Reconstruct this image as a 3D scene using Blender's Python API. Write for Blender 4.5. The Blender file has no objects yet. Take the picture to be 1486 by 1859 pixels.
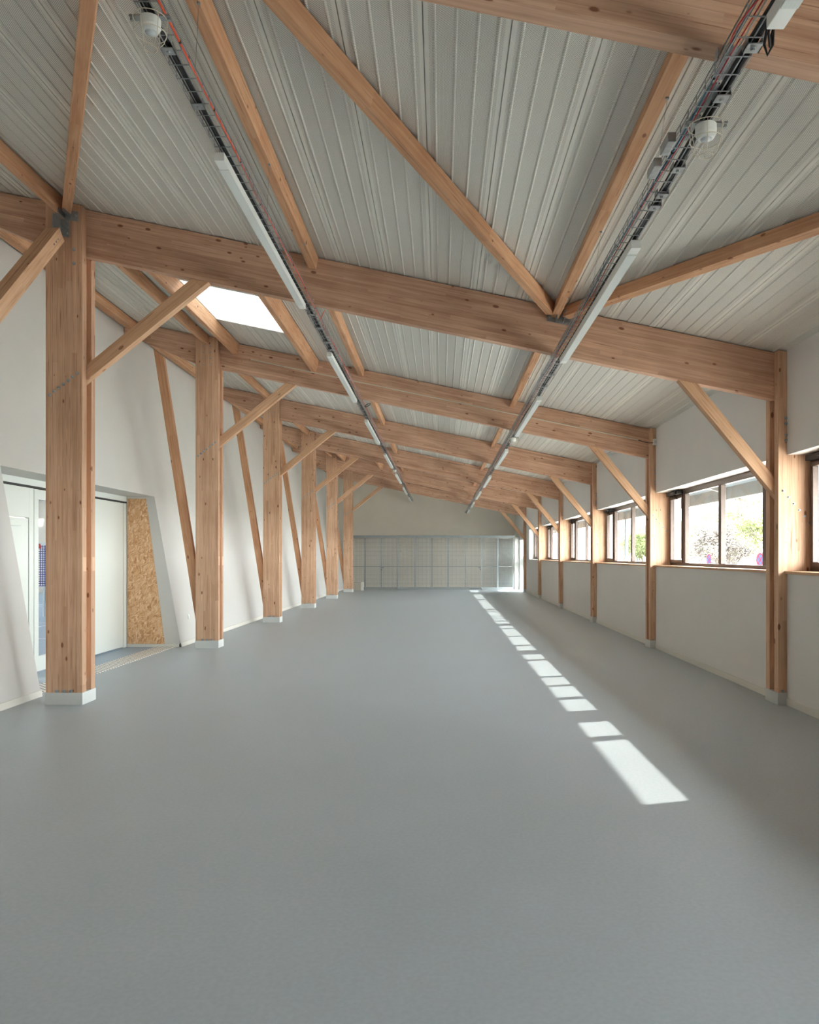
import bpy, math, random
from mathutils import Vector, Matrix
R = random.Random(7)
C = bpy.context.scene.collection
S = bpy.context.scene
F = 1389.0; EYE = 1.6
BAY = 5.0
def FY(k): return 8.18 + BAY*(k-1)          # front plane of timber frame k
XL0, XL1 = -4.225, -3.834                    # left columns
XR0, XR1 = 3.604, 3.962                      # right columns
D1, D2, D3 = 0.10, 0.215, 0.31               # column layers (front board, slot, back board)
SL = 0.2078
def ceil(x): return 4.545 - SL*x             # top of beams
def beamb(x): return 4.038 - SL*x
def wallx(z): return -4.53 - 0.178*z
XW = 3.70                                    # inner face right wall
YB, YE = -6.8, 38.18
ORD = ['first','second','third','fourth','fifth','sixth','seventh','eighth','ninth','tenth']

# ------------------------------------------------------------------ mesh helpers
class MB:
    def __init__(s): s.v=[]; s.f=[]
    def box(s, x0,x1,y0,y1,z0,z1):
        n=len(s.v)
        s.v += [(x0,y0,z0),(x1,y0,z0),(x1,y1,z0),(x0,y1,z0),(x0,y0,z1),(x1,y0,z1),(x1,y1,z1),(x0,y1,z1)]
        s.f += [tuple(n+i for i in q) for q in ((0,3,2,1),(4,5,6,7),(0,1,5,4),(1,2,6,5),(2,3,7,6),(3,0,4,7))]
        return s
    def prism(s, poly, a0, a1, plane='xz'):
        """poly extruded along the remaining axis"""
        area = sum(poly[i][0]*poly[(i+1)%len(poly)][1]-poly[(i+1)%len(poly)][0]*poly[i][1] for i in range(len(poly)))
        if area < 0: poly = poly[::-1]
        n=len(s.v); m=len(poly)
        for a in (a0,a1):
            for p,q in poly:
                s.v.append({'xz':(p,a,q),'yz':(a,p,q),'xy':(p,q,a)}[plane])
        fl=[]
        fl.append(tuple(range(m))); fl.append(tuple(range(2*m-1,m-1,-1)))
        for i in range(m):
            j=(i+1)%m; fl.append((i,i+m,j+m,j))
        flip = plane in ('yz','xy')
        for f in fl: s.f.append(tuple(n+i for i in (f[::-1] if flip else f)))
        return s
    def tube(s, pts, r, n=8, closed=False, caps=True):
        pts=[Vector(p) for p in pts]; m=len(pts); b=len(s.v)
        up=None
        for i,p in enumerate(pts):
            if closed: t=(pts[(i+1)%m]-pts[i-1])
            else: t=pts[min(i+1,m-1)]-pts[max(i-1,0)]
            t.normalize()
            if up is None:
                up = Vector((0,0,1)) if abs(t.z)<0.9 else Vector((1,0,0))
            u = (up - t*up.dot(t)); 
            if u.length<1e-6: u=t.orthogonal()
            u.normalize(); w=t.cross(u); up=u
            rr = r[i] if isinstance(r,(list,tuple)) else r
            for k in range(n):
                a=2*math.pi*k/n
                s.v.append(tuple(p+u*(rr*math.cos(a))+w*(rr*math.sin(a))))
        for i in range(m if closed else m-1):
            j=(i+1)%m
            for k in range(n):
                l=(k+1)%n
                s.f.append((b+i*n+k,b+i*n+l,b+j*n+l,b+j*n+k))
        if not closed and caps:
            s.f.append(tuple(b+k for k in range(n))[::-1]); s.f.append(tuple(b+(m-1)*n+k for k in range(n)))
        return s
    def lathe(s, prof, c=(0,0,0), axis='z', n=24):
        b=len(s.v); c=Vector(c)
        for r_,h in prof:
            for k in range(n):
                a=2*math.pi*k/n; p,q=r_*math.cos(a), r_*math.sin(a)
                o={'z':(p,q,h),'y':(p,h,q),'x':(h,p,q)}[axis]
                s.v.append(tuple(c+Vector(o)))
        for i in range(len(prof)-1):
            for k in range(n):
                l=(k+1)%n; s.f.append((b+i*n+k,b+i*n+l,b+(i+1)*n+l,b+(i+1)*n+k))
        s.f.append(tuple(b+k for k in range(n))[::-1]); s.f.append(tuple(b+(len(prof)-1)*n+k for k in range(n)))
        return s

def link(name, mb, mat, parent=None, mw=None, bevel=0, smooth=False):
    me=bpy.data.meshes.new(name); me.from_pydata(mb.v,[],mb.f)
    import bmesh
    bm=bmesh.new(); bm.from_mesh(me); bmesh.ops.recalc_face_normals(bm, faces=bm.faces); bm.to_mesh(me); bm.free()
    me.materials.append(mat)
    if smooth:
        for p in me.polygons: p.use_smooth=True
    o=bpy.data.objects.new(name,me); C.objects.link(o)
    if mw is None: mw=Matrix.Identity(4)
    if parent is not None:
        o.parent=parent
        pw = PW[parent.name]
        o.matrix_local = pw.inverted() @ mw
    else: o.matrix_world=mw
    PW[o.name]=mw.copy()
    if bevel:
        b=o.modifiers.new('bevel','BEVEL'); b.width=bevel; b.segments=2; b.limit_method='ANGLE'; b.angle_limit=math.radians(40)
    return o
PW={}
def tag(o,label=None,cat=None,group=None,kind=None):
    if label: o['label']=label
    if cat: o['category']=cat
    if group: o['group']=group
    if kind: o['kind']=kind
    return o
def empty(name,loc,label=None,cat=None,group=None,kind=None):
    o=bpy.data.objects.new(name,None); C.objects.link(o); o.location=loc; o.empty_display_size=.1
    PW[o.name]=Matrix.Translation(loc)
    return tag(o,label,cat,group,kind)
def struct(name,mb,mat,label,parent=None,**k):
    o=link(name,mb,mat,parent,**k)
    if parent is None: tag(o,label,None,None,'structure')
    return o
def planar(name, poly, y0, y1, ang, mat, parent=None, bevel=.004, origin=None):
    """timber cut from a world XZ polygon, grain along angle ang"""
    ca,sa=math.cos(ang),math.sin(ang)
    ox,oz = origin if origin else poly[0]
    loc=Vector((ox,y0,oz))
    M=Matrix(((ca,0,-sa,ox),(0,1,0,y0),(sa,0,ca,oz),(0,0,0,1)))
    lp=[((x-ox)*ca+(z-oz)*sa, -(x-ox)*sa+(z-oz)*ca) for x,z in poly]
    mb=MB().prism(lp,0,y1-y0,'xz')
    return link(name,mb,mat,parent,M,bevel)
def bar(name,p0,p1,w,h,up,mat,parent=None,bevel=.004,ext=0):
    """timber between two points (centre line), w sideways, h along up"""
    p0=Vector(p0);p1=Vector(p1);x=(p1-p0);L=x.length;x.normalize()
    up=Vector(up); z=(up-x*up.dot(x)).normalized(); y=z.cross(x)
    M=Matrix((( x.x,y.x,z.x,p0.x),(x.y,y.y,z.y,p0.y),(x.z,y.z,z.z,p0.z),(0,0,0,1)))
    mb=MB().box(-ext,L+ext,-w/2,w/2,-h/2,h/2)
    return link(name,mb,mat,parent,M,bevel)

# ------------------------------------------------------------------ materials
def newmat(name):
    m=bpy.data.materials.new(name); m.use_nodes=True
    nt=m.node_tree; return m,nt,nt.nodes['Principled BSDF']
def N(nt,t,**k):
    n=nt.nodes.new(t)
    for a,b in k.items(): setattr(n,a,b)
    return n
def srgb(r,g,b):
    f=lambda c:(c/255/12.92 if c/255<=.04045 else ((c/255+.055)/1.055)**2.4)
    return (f(r),f(g),f(b),1)
def math_(nt,op,a,b=None,c=None):
    n=N(nt,'ShaderNodeMath',operation=op)
    for i,v in enumerate((a,b,c)):
        if v is None: continue
        if isinstance(v,(int,float)): n.inputs[i].default_value=v
        else: nt.links.new(v,n.inputs[i])
    return n.outputs[0]
def mixc(nt,fac,a,b,mode='MIX'):
    n=N(nt,'ShaderNodeMix',data_type='RGBA',blend_type=mode)
    for idx,v in ((0,fac),(6,a),(7,b)):
        if isinstance(v,(int,float)): n.inputs[idx].default_value=v
        elif isinstance(v,tuple): n.inputs[idx].default_value=v
        else: nt.links.new(v,n.inputs[idx])
    return n.outputs[2]
def ramp(nt,fac,stops):
    n=N(nt,'ShaderNodeValToRGB'); e=n.color_ramp.elements
    while len(e)<len(stops): e.new(.5)
    for i,(p,c) in enumerate(stops): e[i].position=p; e[i].color=c
    nt.links.new(fac,n.inputs[0]); return n.outputs[0]
def plain(name,col,rough=.5,metal=0,spec=.5,noise=0,nscale=8,bump=0,bscale=200):
    m,nt,b=newmat(name)
    b.inputs['Base Color'].default_value=col; b.inputs['Roughness'].default_value=rough
    b.inputs['Metallic'].default_value=metal; b.inputs['Specular IOR Level'].default_value=spec
    tc=N(nt,'ShaderNodeTexCoord')
    if noise:
        n=N(nt,'ShaderNodeTexNoise'); n.inputs['Scale'].default_value=nscale; n.inputs['Detail'].default_value=4
        nt.links.new(tc.outputs['Object'],n.inputs['Vector'])
        d=tuple(c*(1-noise) for c in col[:3])+(1,); u=tuple(min(1,c*(1+noise)) for c in col[:3])+(1,)
        nt.links.new(ramp(nt,n.outputs[0],[(.3,d),(.7,u)]),b.inputs['Base Color'])
    if bump:
        n=N(nt,'ShaderNodeTexNoise'); n.inputs['Scale'].default_value=bscale
        nt.links.new(tc.outputs['Object'],n.inputs['Vector'])
        bp=N(nt,'ShaderNodeBump'); bp.inputs['Strength'].default_value=bump; bp.inputs['Distance'].default_value=.002
        nt.links.new(n.outputs[0],bp.inputs['Height']); nt.links.new(bp.outputs[0],b.inputs['Normal'])
    return m
def wood(name,lam=True,light=(224,186,158),dark=(174,133,108),pitch=.045,knots=.85):
    m,nt,b=newmat(name); L=nt.links
    tc=N(nt,'ShaderNodeTexCoord'); oi=N(nt,'ShaderNodeObjectInfo')
    off=math_(nt,'MULTIPLY',oi.outputs['Random'],37.0)
    cx=N(nt,'ShaderNodeCombineXYZ'); L.new(off,cx.inputs[0]); L.new(off,cx.inputs[1])
    va=N(nt,'ShaderNodeVectorMath',operation='ADD'); L.new(tc.outputs['Object'],va.inputs[0]); L.new(cx.outputs[0],va.inputs[1])
    sp=N(nt,'ShaderNodeSeparateXYZ'); L.new(va.outputs[0],sp.inputs[0])
    X,Y,Z=sp.outputs
    # lamellas with finger jointed lengths
    zl=math_(nt,'DIVIDE',Z,pitch) if lam else math_(nt,'MULTIPLY',Z,0.0)
    li=math_(nt,'FLOOR',zl)
    wn=N(nt,'ShaderNodeTexWhiteNoise',noise_dimensions='1D'); L.new(math_(nt,'ADD',li,off),wn.inputs['W'])
    seg=math_(nt,'FLOOR',math_(nt,'ADD',math_(nt,'DIVIDE',X,1.9),math_(nt,'MULTIPLY',wn.outputs[0],5.0)))
    c2=N(nt,'ShaderNodeCombineXYZ'); L.new(li,c2.inputs[0]); L.new(seg,c2.inputs[1]); L.new(off,c2.inputs[2])
    w2=N(nt,'ShaderNodeTexWhiteNoise',noise_dimensions='3D'); L.new(c2.outputs[0],w2.inputs['Vector'])
    # grain
    g=N(nt,'ShaderNodeCombineXYZ'); L.new(math_(nt,'MULTIPLY',X,1.6),g.inputs[0]); L.new(math_(nt,'MULTIPLY',Y,42),g.inputs[1])
    L.new(math_(nt,'ADD',math_(nt,'MULTIPLY',Z,42),math_(nt,'MULTIPLY',w2.outputs[0],60)),g.inputs[2])
    gn=N(nt,'ShaderNodeTexNoise'); gn.inputs['Scale'].default_value=1; gn.inputs['Detail'].default_value=5; gn.inputs['Distortion'].default_value=.4
    L.new(g.outputs[0],gn.inputs['Vector'])
    # blotches
    bn=N(nt,'ShaderNodeTexNoise'); bn.inputs['Scale'].default_value=2.2; bn.inputs['Detail'].default_value=4; L.new(va.outputs[0],bn.inputs['Vector'])
    tone=math_(nt,'ADD',math_(nt,'ADD',math_(nt,'MULTIPLY',gn.outputs[0],.95),math_(nt,'MULTIPLY',w2.outputs[0],.24 if lam else .1)),math_(nt,'MULTIPLY',bn.outputs[0],.45))
    tone=math_(nt,'SUBTRACT',tone,.38)
    col=ramp(nt,tone,[(.12,srgb(*dark)),(.75,srgb(*light))])
    # knots
    k=N(nt,'ShaderNodeCombineXYZ'); L.new(math_(nt,'MULTIPLY',X,6.5),k.inputs[0]); L.new(math_(nt,'MULTIPLY',Y,14),k.inputs[1])
    L.new(math_(nt,'MULTIPLY',Z,14),k.inputs[2])
    kv=N(nt,'ShaderNodeTexVoronoi'); kv.inputs['Scale'].default_value=1; L.new(k.outputs[0],kv.inputs['Vector'])
    ks=N(nt,'ShaderNodeSeparateColor'); L.new(kv.outputs['Color'],ks.inputs[0])
    rad=math_(nt,'MULTIPLY',math_(nt,'POWER',ks.outputs[0],2.8),.24)
    kd=math_(nt,'SUBTRACT',rad,kv.outputs['Distance'])
    kf=N(nt,'ShaderNodeMapRange'); kf.inputs[1].default_value=-.03; kf.inputs[2].default_value=.05; kf.inputs[3].default_value=0; kf.inputs[4].default_value=knots
    L.new(kd,kf.inputs[0])
    col=mixc(nt,kf.outputs[0],col,srgb(118,68,42))
    # small resin cracks
    cr=N(nt,'ShaderNodeTexNoise'); cr.inputs['Scale'].default_value=1; cr.inputs['Detail'].default_value=2
    c3=N(nt,'ShaderNodeCombineXYZ'); L.new(math_(nt,'MULTIPLY',X,2.0),c3.inputs[0]); L.new(math_(nt,'MULTIPLY',Y,90),c3.inputs[1]); L.new(math_(nt,'MULTIPLY',Z,90),c3.inputs[2])
    L.new(c3.outputs[0],cr.inputs['Vector'])
    crf=N(nt,'ShaderNodeMapRange'); crf.inputs[1].default_value=.64; crf.inputs[2].default_value=.72; crf.inputs[3].default_value=0; crf.inputs[4].default_value=.6
    L.new(cr.outputs[0],crf.inputs[0])
    col=mixc(nt,crf.outputs[0],col,srgb(120,78,52))
    if lam:
        fr=math_(nt,'FRACT',zl)
        ln=math_(nt,'LESS_THAN',fr,.045)
        col=mixc(nt,math_(nt,'MULTIPLY',ln,.3),col,srgb(120,80,56))
    L.new(col,b.inputs['Base Color']); b.inputs['Roughness'].default_value=.62; b.inputs['Specular IOR Level'].default_value=.25
    bp=N(nt,'ShaderNodeBump'); bp.inputs['Strength'].default_value=.25; bp.inputs['Distance'].default_value=.002
    L.new(gn.outputs[0],bp.inputs['Height']); L.new(bp.outputs[0],b.inputs['Normal'])
    return m
W_GL=wood('glulam_spruce'); W_COL=wood('column_spruce',light=(228,190,158),dark=(186,144,114),pitch=.052)
W_SAWN=wood('sawn_spruce',lam=False,light=(228,184,146),dark=(190,138,101),knots=.8)
W_PALE=wood('pale_spruce',lam=False,light=(230,192,156),dark=(194,150,116),knots=.7)
M_WALL=plain('white_wall_paint',srgb(206,204,199),.75,spec=.25,noise=.015,nscale=2,bump=.12,bscale=90)
M_WALLR=plain('parapet_wall_paint',srgb(222,219,215),.75,spec=.25,noise=.015,nscale=2,bump=.12,bscale=90)
M_FARW=plain('far_wall_paint',srgb(226,218,204),.8,spec=.2,noise=.03,nscale=1.2)
M_BASE=plain('skirting_white',srgb(216,213,203),.5)
M_STEEL=plain('galvanised_steel',srgb(165,170,172),.42,metal=.75,noise=.15,nscale=30)
M_SHOE=plain('shoe_grey_paint',srgb(205,208,204),.5,noise=.03,nscale=6)
M_WHITE=plain('white_lacquer',srgb(228,232,228),.4)
M_DOOR=plain('door_white_lacquer',srgb(222,226,219),.38)
M_BLACK=plain('black_rubber',srgb(9,9,10),.5)
M_GAP=plain('dark_seal',srgb(50,50,48),.7)
M_ORANGE=plain('orange_cable_sheath',srgb(228,84,46),.45)
M_RED=plain('red_cable_sheath',srgb(190,30,40),.45)
M_BLUE=plain('blue_cable_sheath',srgb(60,110,135),.45)
M_FRAME=plain('bronze_window_frame',srgb(92,78,70),.38,metal=.3,noise=.06,nscale=20)
M_GUARD=plain('cream_wire_guard',srgb(214,208,190),.4)
M_LENS=plain('sensor_lens',srgb(190,198,202),.2)
M_FENCE=plain('fence_galvanised',srgb(150,156,156),.45,metal=.4,noise=.05,nscale=10)
M_CANOPY=plain('canopy_underside_sheet',srgb(100,108,112),.7,spec=.1)
M_FASCIA=plain('canopy_fascia',srgb(112,110,106),.7,spec=.1)
M_SHAFT=plain('skylight_shaft_white',srgb(240,238,230),.6)
M_GROUND=plain('pale_gravel',srgb(176,168,156),.9,noise=.12,nscale=3)
M_GRASS=plain('dry_grass',srgb(170,172,128),.95,noise=.2,nscale=1.5)
M_SIGNW=plain('sign_rim',srgb(84,84,84),.9,spec=0)
M_BARK=plain('grey_bark',srgb(88,80,74),.95,spec=.03,noise=.2,nscale=12)
M_LEAFS=[plain('spring_leaf',srgb(98,104,62),.9,spec=.03,noise=.15,nscale=2),plain('pale_blossom',srgb(120,112,104),.9,spec=.03,noise=.1,nscale=2),plain('olive_leaf',srgb(98,104,66),.9,spec=.03,noise=.15,nscale=2)]
M_CARD=plain('raw_block',srgb(176,168,154),.85,noise=.06,nscale=12)
M_COURT=plain('blue_sport_floor',srgb(132,152,170),.35,noise=.03,nscale=3)
M_NET=plain('blue_net_cord',srgb(52,64,150),.7)
M_REDS=plain('red_band',srgb(200,50,48),.6)

def glassmat(nm='window_glass',tint=(.93,.95,.95,1)):
    m,nt,b=newmat(nm); nt.nodes.remove(b)
    o=nt.nodes['Material Output']
    t=N(nt,'ShaderNodeBsdfTransparent'); t.inputs[0].default_value=tint
    g=N(nt,'ShaderNodeBsdfGlossy'); g.inputs['Roughness'].default_value=.02
    lw=N(nt,'ShaderNodeLayerWeight'); lw.inputs[0].default_value=.5
    fac=math_(nt,'ADD',math_(nt,'MULTIPLY',math_(nt,'POWER',lw.outputs['Facing'],5.0),.5),.025)
    mx=N(nt,'ShaderNodeMixShader'); nt.links.new(fac,mx.inputs[0]); nt.links.new(t.outputs[0],mx.inputs[1]); nt.links.new(g.outputs[0],mx.inputs[2])
    nt.links.new(mx.outputs[0],o.inputs[0]); return m
M_GLASS=glassmat()

def opalmat():
    m,nt,b=newmat('opal_rooflight'); nt.nodes.remove(b); o=nt.nodes['Material Output']
    t=N(nt,'ShaderNodeBsdfTranslucent'); t.inputs[0].default_value=(.36,.37,.37,1)
    nt.links.new(t.outputs[0],o.inputs[0]); return m
def floormat():
    m,nt,b=newmat('grey_resin_floor'); L=nt.links
    tc=N(nt,'ShaderNodeTexCoord')
    n1=N(nt,'ShaderNodeTexNoise'); n1.inputs['Scale'].default_value=.8; n1.inputs['Detail'].default_value=5; L.new(tc.outputs['Object'],n1.inputs['Vector'])
    n2=N(nt,'ShaderNodeTexNoise'); n2.inputs['Scale'].default_value=45; n2.inputs['Detail'].default_value=3; L.new(tc.outputs['Object'],n2.inputs['Vector'])
    c=ramp(nt,n1.outputs[0],[(.3,srgb(166,175,179)),(.7,srgb(174,182,186))])
    c=mixc(nt,.12,c,ramp(nt,n2.outputs[0],[(.35,srgb(120,128,130)),(.65,srgb(182,188,188))]))
    # tiny flecks
    v=N(nt,'ShaderNodeTexVoronoi'); v.inputs['Scale'].default_value=7; L.new(tc.outputs['Object'],v.inputs['Vector'])
    c=mixc(nt,math_(nt,'MULTIPLY',math_(nt,'LESS_THAN',v.outputs['Distance'],.018),.35),c,srgb(205,208,206))
    L.new(c,b.inputs['Base Color'])
    r=N(nt,'ShaderNodeMapRange'); r.inputs[3].default_value=.38; r.inputs[4].default_value=.52; L.new(n1.outputs[0],r.inputs[0]); L.new(r.outputs[0],b.inputs['Roughness'])
    b.inputs['Specular IOR Level'].default_value=.6
    bp=N(nt,'ShaderNodeBump'); bp.inputs['Strength'].default_value=.06; bp.inputs['Distance'].default_value=.003
    L.new(n2.outputs[0],bp.inputs['Height']); L.new(bp.outputs[0],b.inputs['Normal'])
    return m
SEAM0=-.586; SP=.485
def dots(nt,U,V,pu,pv,rad):
    """hexagonal dot mask"""
    L=nt.links
    def cell(du,dv):
        a=math_(nt,'SUBTRACT',math_(nt,'FRACT',math_(nt,'ADD',math_(nt,'DIVIDE',U,pu),du)),.5)
        b=math_(nt,'SUBTRACT',math_(nt,'FRACT',math_(nt,'ADD',math_(nt,'DIVIDE',V,pv),dv)),.5)
        a=math_(nt,'MULTIPLY',a,pu); b=math_(nt,'MULTIPLY',b,pv)
        return math_(nt,'ADD',math_(nt,'MULTIPLY',a,a),math_(nt,'MULTIPLY',b,b))
    d=math_(nt,'MINIMUM',cell(0,0),cell(.5,.5))
    return math_(nt,'LESS_THAN',d,rad*rad)
def ceilmat():
    m,nt,b=newmat('perforated_white_deck'); L=nt.links
    tc=N(nt,'ShaderNodeTexCoord'); sp=N(nt,'ShaderNodeSeparateXYZ'); L.new(tc.outputs['Object'],sp.inputs[0])
    X,Y,Z=sp.outputs
    d=dots(nt,X,Y,.0125,.0125*1.1,.0022)
    s=math_(nt,'FRACT',math_(nt,'DIVIDE',math_(nt,'SUBTRACT',X,SEAM0),SP))
    s=math_(nt,'ABSOLUTE',math_(nt,'SUBTRACT',s,.5))     # .5 at seam
    perf=math_(nt,'LESS_THAN',s,.5-.030/SP)
    # bands of each tray differ by batch tone
    tr=N(nt,'ShaderNodeTexWhiteNoise',noise_dimensions='1D'); L.new(math_(nt,'FLOOR',math_(nt,'DIVIDE',math_(nt,'SUBTRACT',X,SEAM0),SP)),tr.inputs['W'])
    base=ramp(nt,tr.outputs[0],[(0,srgb(222,221,213)),(1,srgb(228,227,219))])
    c=mixc(nt,math_(nt,'MULTIPLY',d,perf),base,srgb(92,90,86))
    L.new(c,b.inputs['Base Color']); b.inputs['Roughness'].default_value=.5; b.inputs['Specular IOR Level'].default_value=.3
    return m
def osbmat():
    m,nt,b=newmat('oriented_strand_board'); L=nt.links
    tc=N(nt,'ShaderNodeTexCoord')
    dn=N(nt,'ShaderNodeTexNoise'); dn.inputs['Scale'].default_value=9; L.new(tc.outputs['Object'],dn.inputs['Vector'])
    cols=[]
    for i,(rot,sc) in enumerate(((.7,(16,20,75)),(-.75,(70,20,18)),(1.5,(14,20,55)))):
        mp=N(nt,'ShaderNodeMapping'); mp.inputs['Rotation'].default_value=(0,rot,0)
        m2=N(nt,'ShaderNodeVectorMath',operation='MULTIPLY'); m2.inputs[1].default_value=sc
        mx=N(nt,'ShaderNodeVectorMath',operation='MULTIPLY_ADD'); L.new(dn.outputs['Color'],mx.inputs[0]); mx.inputs[1].default_value=(.12,.12,.12); L.new(tc.outputs['Object'],mx.inputs[2])
        L.new(mx.outputs[0],mp.inputs[0]); L.new(mp.outputs[0],m2.inputs[0])
        v=N(nt,'ShaderNodeTexVoronoi'); v.inputs['Scale'].default_value=1; L.new(m2.outputs[0],v.inputs['Vector'])
        s=N(nt,'ShaderNodeSeparateColor'); L.new(v.outputs['Color'],s.inputs[0]); cols.append((s.outputs[0],s.outputs[1]))
    top=mixc(nt,math_(nt,'GREATER_THAN',cols[0][1],.5),cols[1][0],cols[0][0])
    top=mixc(nt,math_(nt,'GREATER_THAN',cols[2][1],.6),top,cols[2][0])
    L.new(ramp(nt,top,[(.0,srgb(184,130,84)),(.35,srgb(212,164,118)),(.75,srgb(224,182,138)),(1,srgb(238,206,168))]),b.inputs['Base Color'])
    b.inputs['Roughness'].default_value=.7
    return m
def stripmat():
    m,nt,b=newmat('perforated_mat'); L=nt.links
    tc=N(nt,'ShaderNodeTexCoord'); sp=N(nt,'ShaderNodeSeparateXYZ'); L.new(tc.outputs['Object'],sp.inputs[0])
    d=dots(nt,sp.outputs[0],sp.outputs[1],.085,.085,.0215)
    L.new(mixc(nt,d,srgb(150,140,130),srgb(255,252,244)),b.inputs['Base Color']); b.inputs['Roughness'].default_value=.5
    return m
def diffmat():
    m,nt,b=newmat('prismatic_diffuser'); L=nt.links
    tc=N(nt,'ShaderNodeTexCoord'); v=N(nt,'ShaderNodeTexVoronoi'); v.inputs['Scale'].default_value=70; v.inputs['Randomness'].default_value=0
    L.new(tc.outputs['Object'],v.inputs['Vector'])
    L.new(ramp(nt,v.outputs['Distance'],[(.1,srgb(226,232,228)),(.6,srgb(206,214,212))]),b.inputs['Base Color']); b.inputs['Roughness'].default_value=.3
    return m
M_OPAL=opalmat(); M_FLOOR=floormat(); M_CEIL=ceilmat(); M_OSB=osbmat(); M_STRIP=stripmat(); M_DIFF=diffmat()

# ------------------------------------------------------------------ setting
DY0,DY1,DH=8.68,13.35,2.62            # door recess in the left wall
XD=-5.48                              # plane of the sliding doors
m=MB().box(-4.98,4.2,YB-.2,YE+.2,-.12,0); struct('floor',m,M_FLOOR,'grey resin floor of the hall')
# left wall, leaning, with the door recess
def lw(z0,z1,y0,y1,mb):
    mb.prism([(wallx(z0),z0),(wallx(z1),z1),(-6.0,z1),(-6.0,z0)],y0,y1)
mb=MB(); ZT=5.74
lw(-.1,ZT,YB,DY0,mb); lw(-.1,ZT,DY1,YE,mb); lw(DH,ZT,DY0,DY1,mb)
struct('wall_left',mb,M_WALL,'leaning white wall on the left with the door recess')
# right wall with openings
WIN=[]      # (y0,y1, mullion ys, near type)
ZS,ZH=1.43,2.675; XO=4.13
def win_span(k):
    f=FY(k)           # near frame of bay k (between frame k and k+1)
    if k==0: return (5.60,FY(1))
    if k==5: return (f+D3,32.1)
    return (f+D3,FY(k+1))
spans={k:win_span(k) for k in (-1,0,1,2,3,4,5)}
mb=MB()
ys=[YB]
def rwall(y0,y1,z0,z1): mb.box(XW,XO,y0,y1,z0,z1)
cuts=sorted(spans.values())
y=YB
def pier(y0,y1):
    # solid wall, stepping back behind the timber columns
    q=y0
    for k in range(-1,7):
        c0,c1=FY(k)-.0,FY(k)+D3
        if c1<=y0+1e-6 or c0>=y1-1e-6: continue
        if c0>q: rwall(q,c0,0,3.83)
        mb.box(XR1+.003,XO,c0,c1,0,3.83); q=c1
    if q<y1: rwall(q,y1,0,3.83)
for (a,b_) in cuts:
    pier(y,a); rwall(a,b_,0,ZS-.03); rwall(a,b_,ZH,3.83); y=b_
pier(y,33.75); rwall(33.75,35.85,2.3,3.83); rwall(35.85,YE,0,3.83)
struct('wall_right',mb,M_WALLR,'off-white window wall on the right')
struct('wall_far',MB().box(-6,4.2,YE,YE+.25,0,5.9),M_FARW,'beige end wall above and behind the mesh lockers')
struct('wall_back',MB().box(-6,4.2,YB-.25,YB,0,5.9),M_WALL,'white end wall behind the viewer')
struct('baseboard_right',MB().box(XW-.012,XW,YB,33.75,0,.075),M_BASE,'low skirting along the right wall')
mb=MB()
for a,b_ in ((YB,DY0),(DY1,YE)): mb.prism([(-4.515,0),(-4.529,.07),(-4.56,.07),(-4.56,0)],a,b_)
struct('baseboard_left',mb,M_BASE,'low skirting along the leaning wall')

# ceiling with folded trays, skylight openings
SKY=[(10.22,11.9),(25.2,26.9)]; SX0,SX1=-3.49,-2.21
prof=[]
x=SEAM0-SP*11
while x<4.2:
    prof += [(x-.004,0),(x-.003,.02),(x+.003,.02),(x+.004,0)]
    for r_ in (.064,.185,.307,.421):
        prof += [(x+r_-.011,0),(x+r_-.003,-.007),(x+r_+.003,-.007),(x+r_+.011,0)]
    x+=SP
prof=[p for p in prof if -5.75<p[0]<XW+.3 and min(abs(p[0]-SX0),abs(p[0]-SX1))>.002]
prof += [(-5.75,0),(XW+.3,0),(SX0,0),(SX1,0)]; prof.sort()
ysg=[YB-.1]+[q for s in SKY for q in s]+[YE+.1]
mb=MB(); n=len(prof)
for yy in ysg:
    for px,dz in prof: mb.v.append((px,yy,ceil(px)+.013+dz))
for j in range(len(ysg)-1):
    hole = any(abs(ysg[j]-s[0])<1e-6 for s in SKY)
    for i in range(n-1):
        if hole and prof[i][0]>=SX0-1e-6 and prof[i+1][0]<=SX1+1e-6: continue
        mb.f.append((j*n+i,(j+1)*n+i,(j+1)*n+i+1,j*n+i+1))
ce=struct('ceiling',mb,M_CEIL,'sloping ceiling of perforated pale metal trays')
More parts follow.
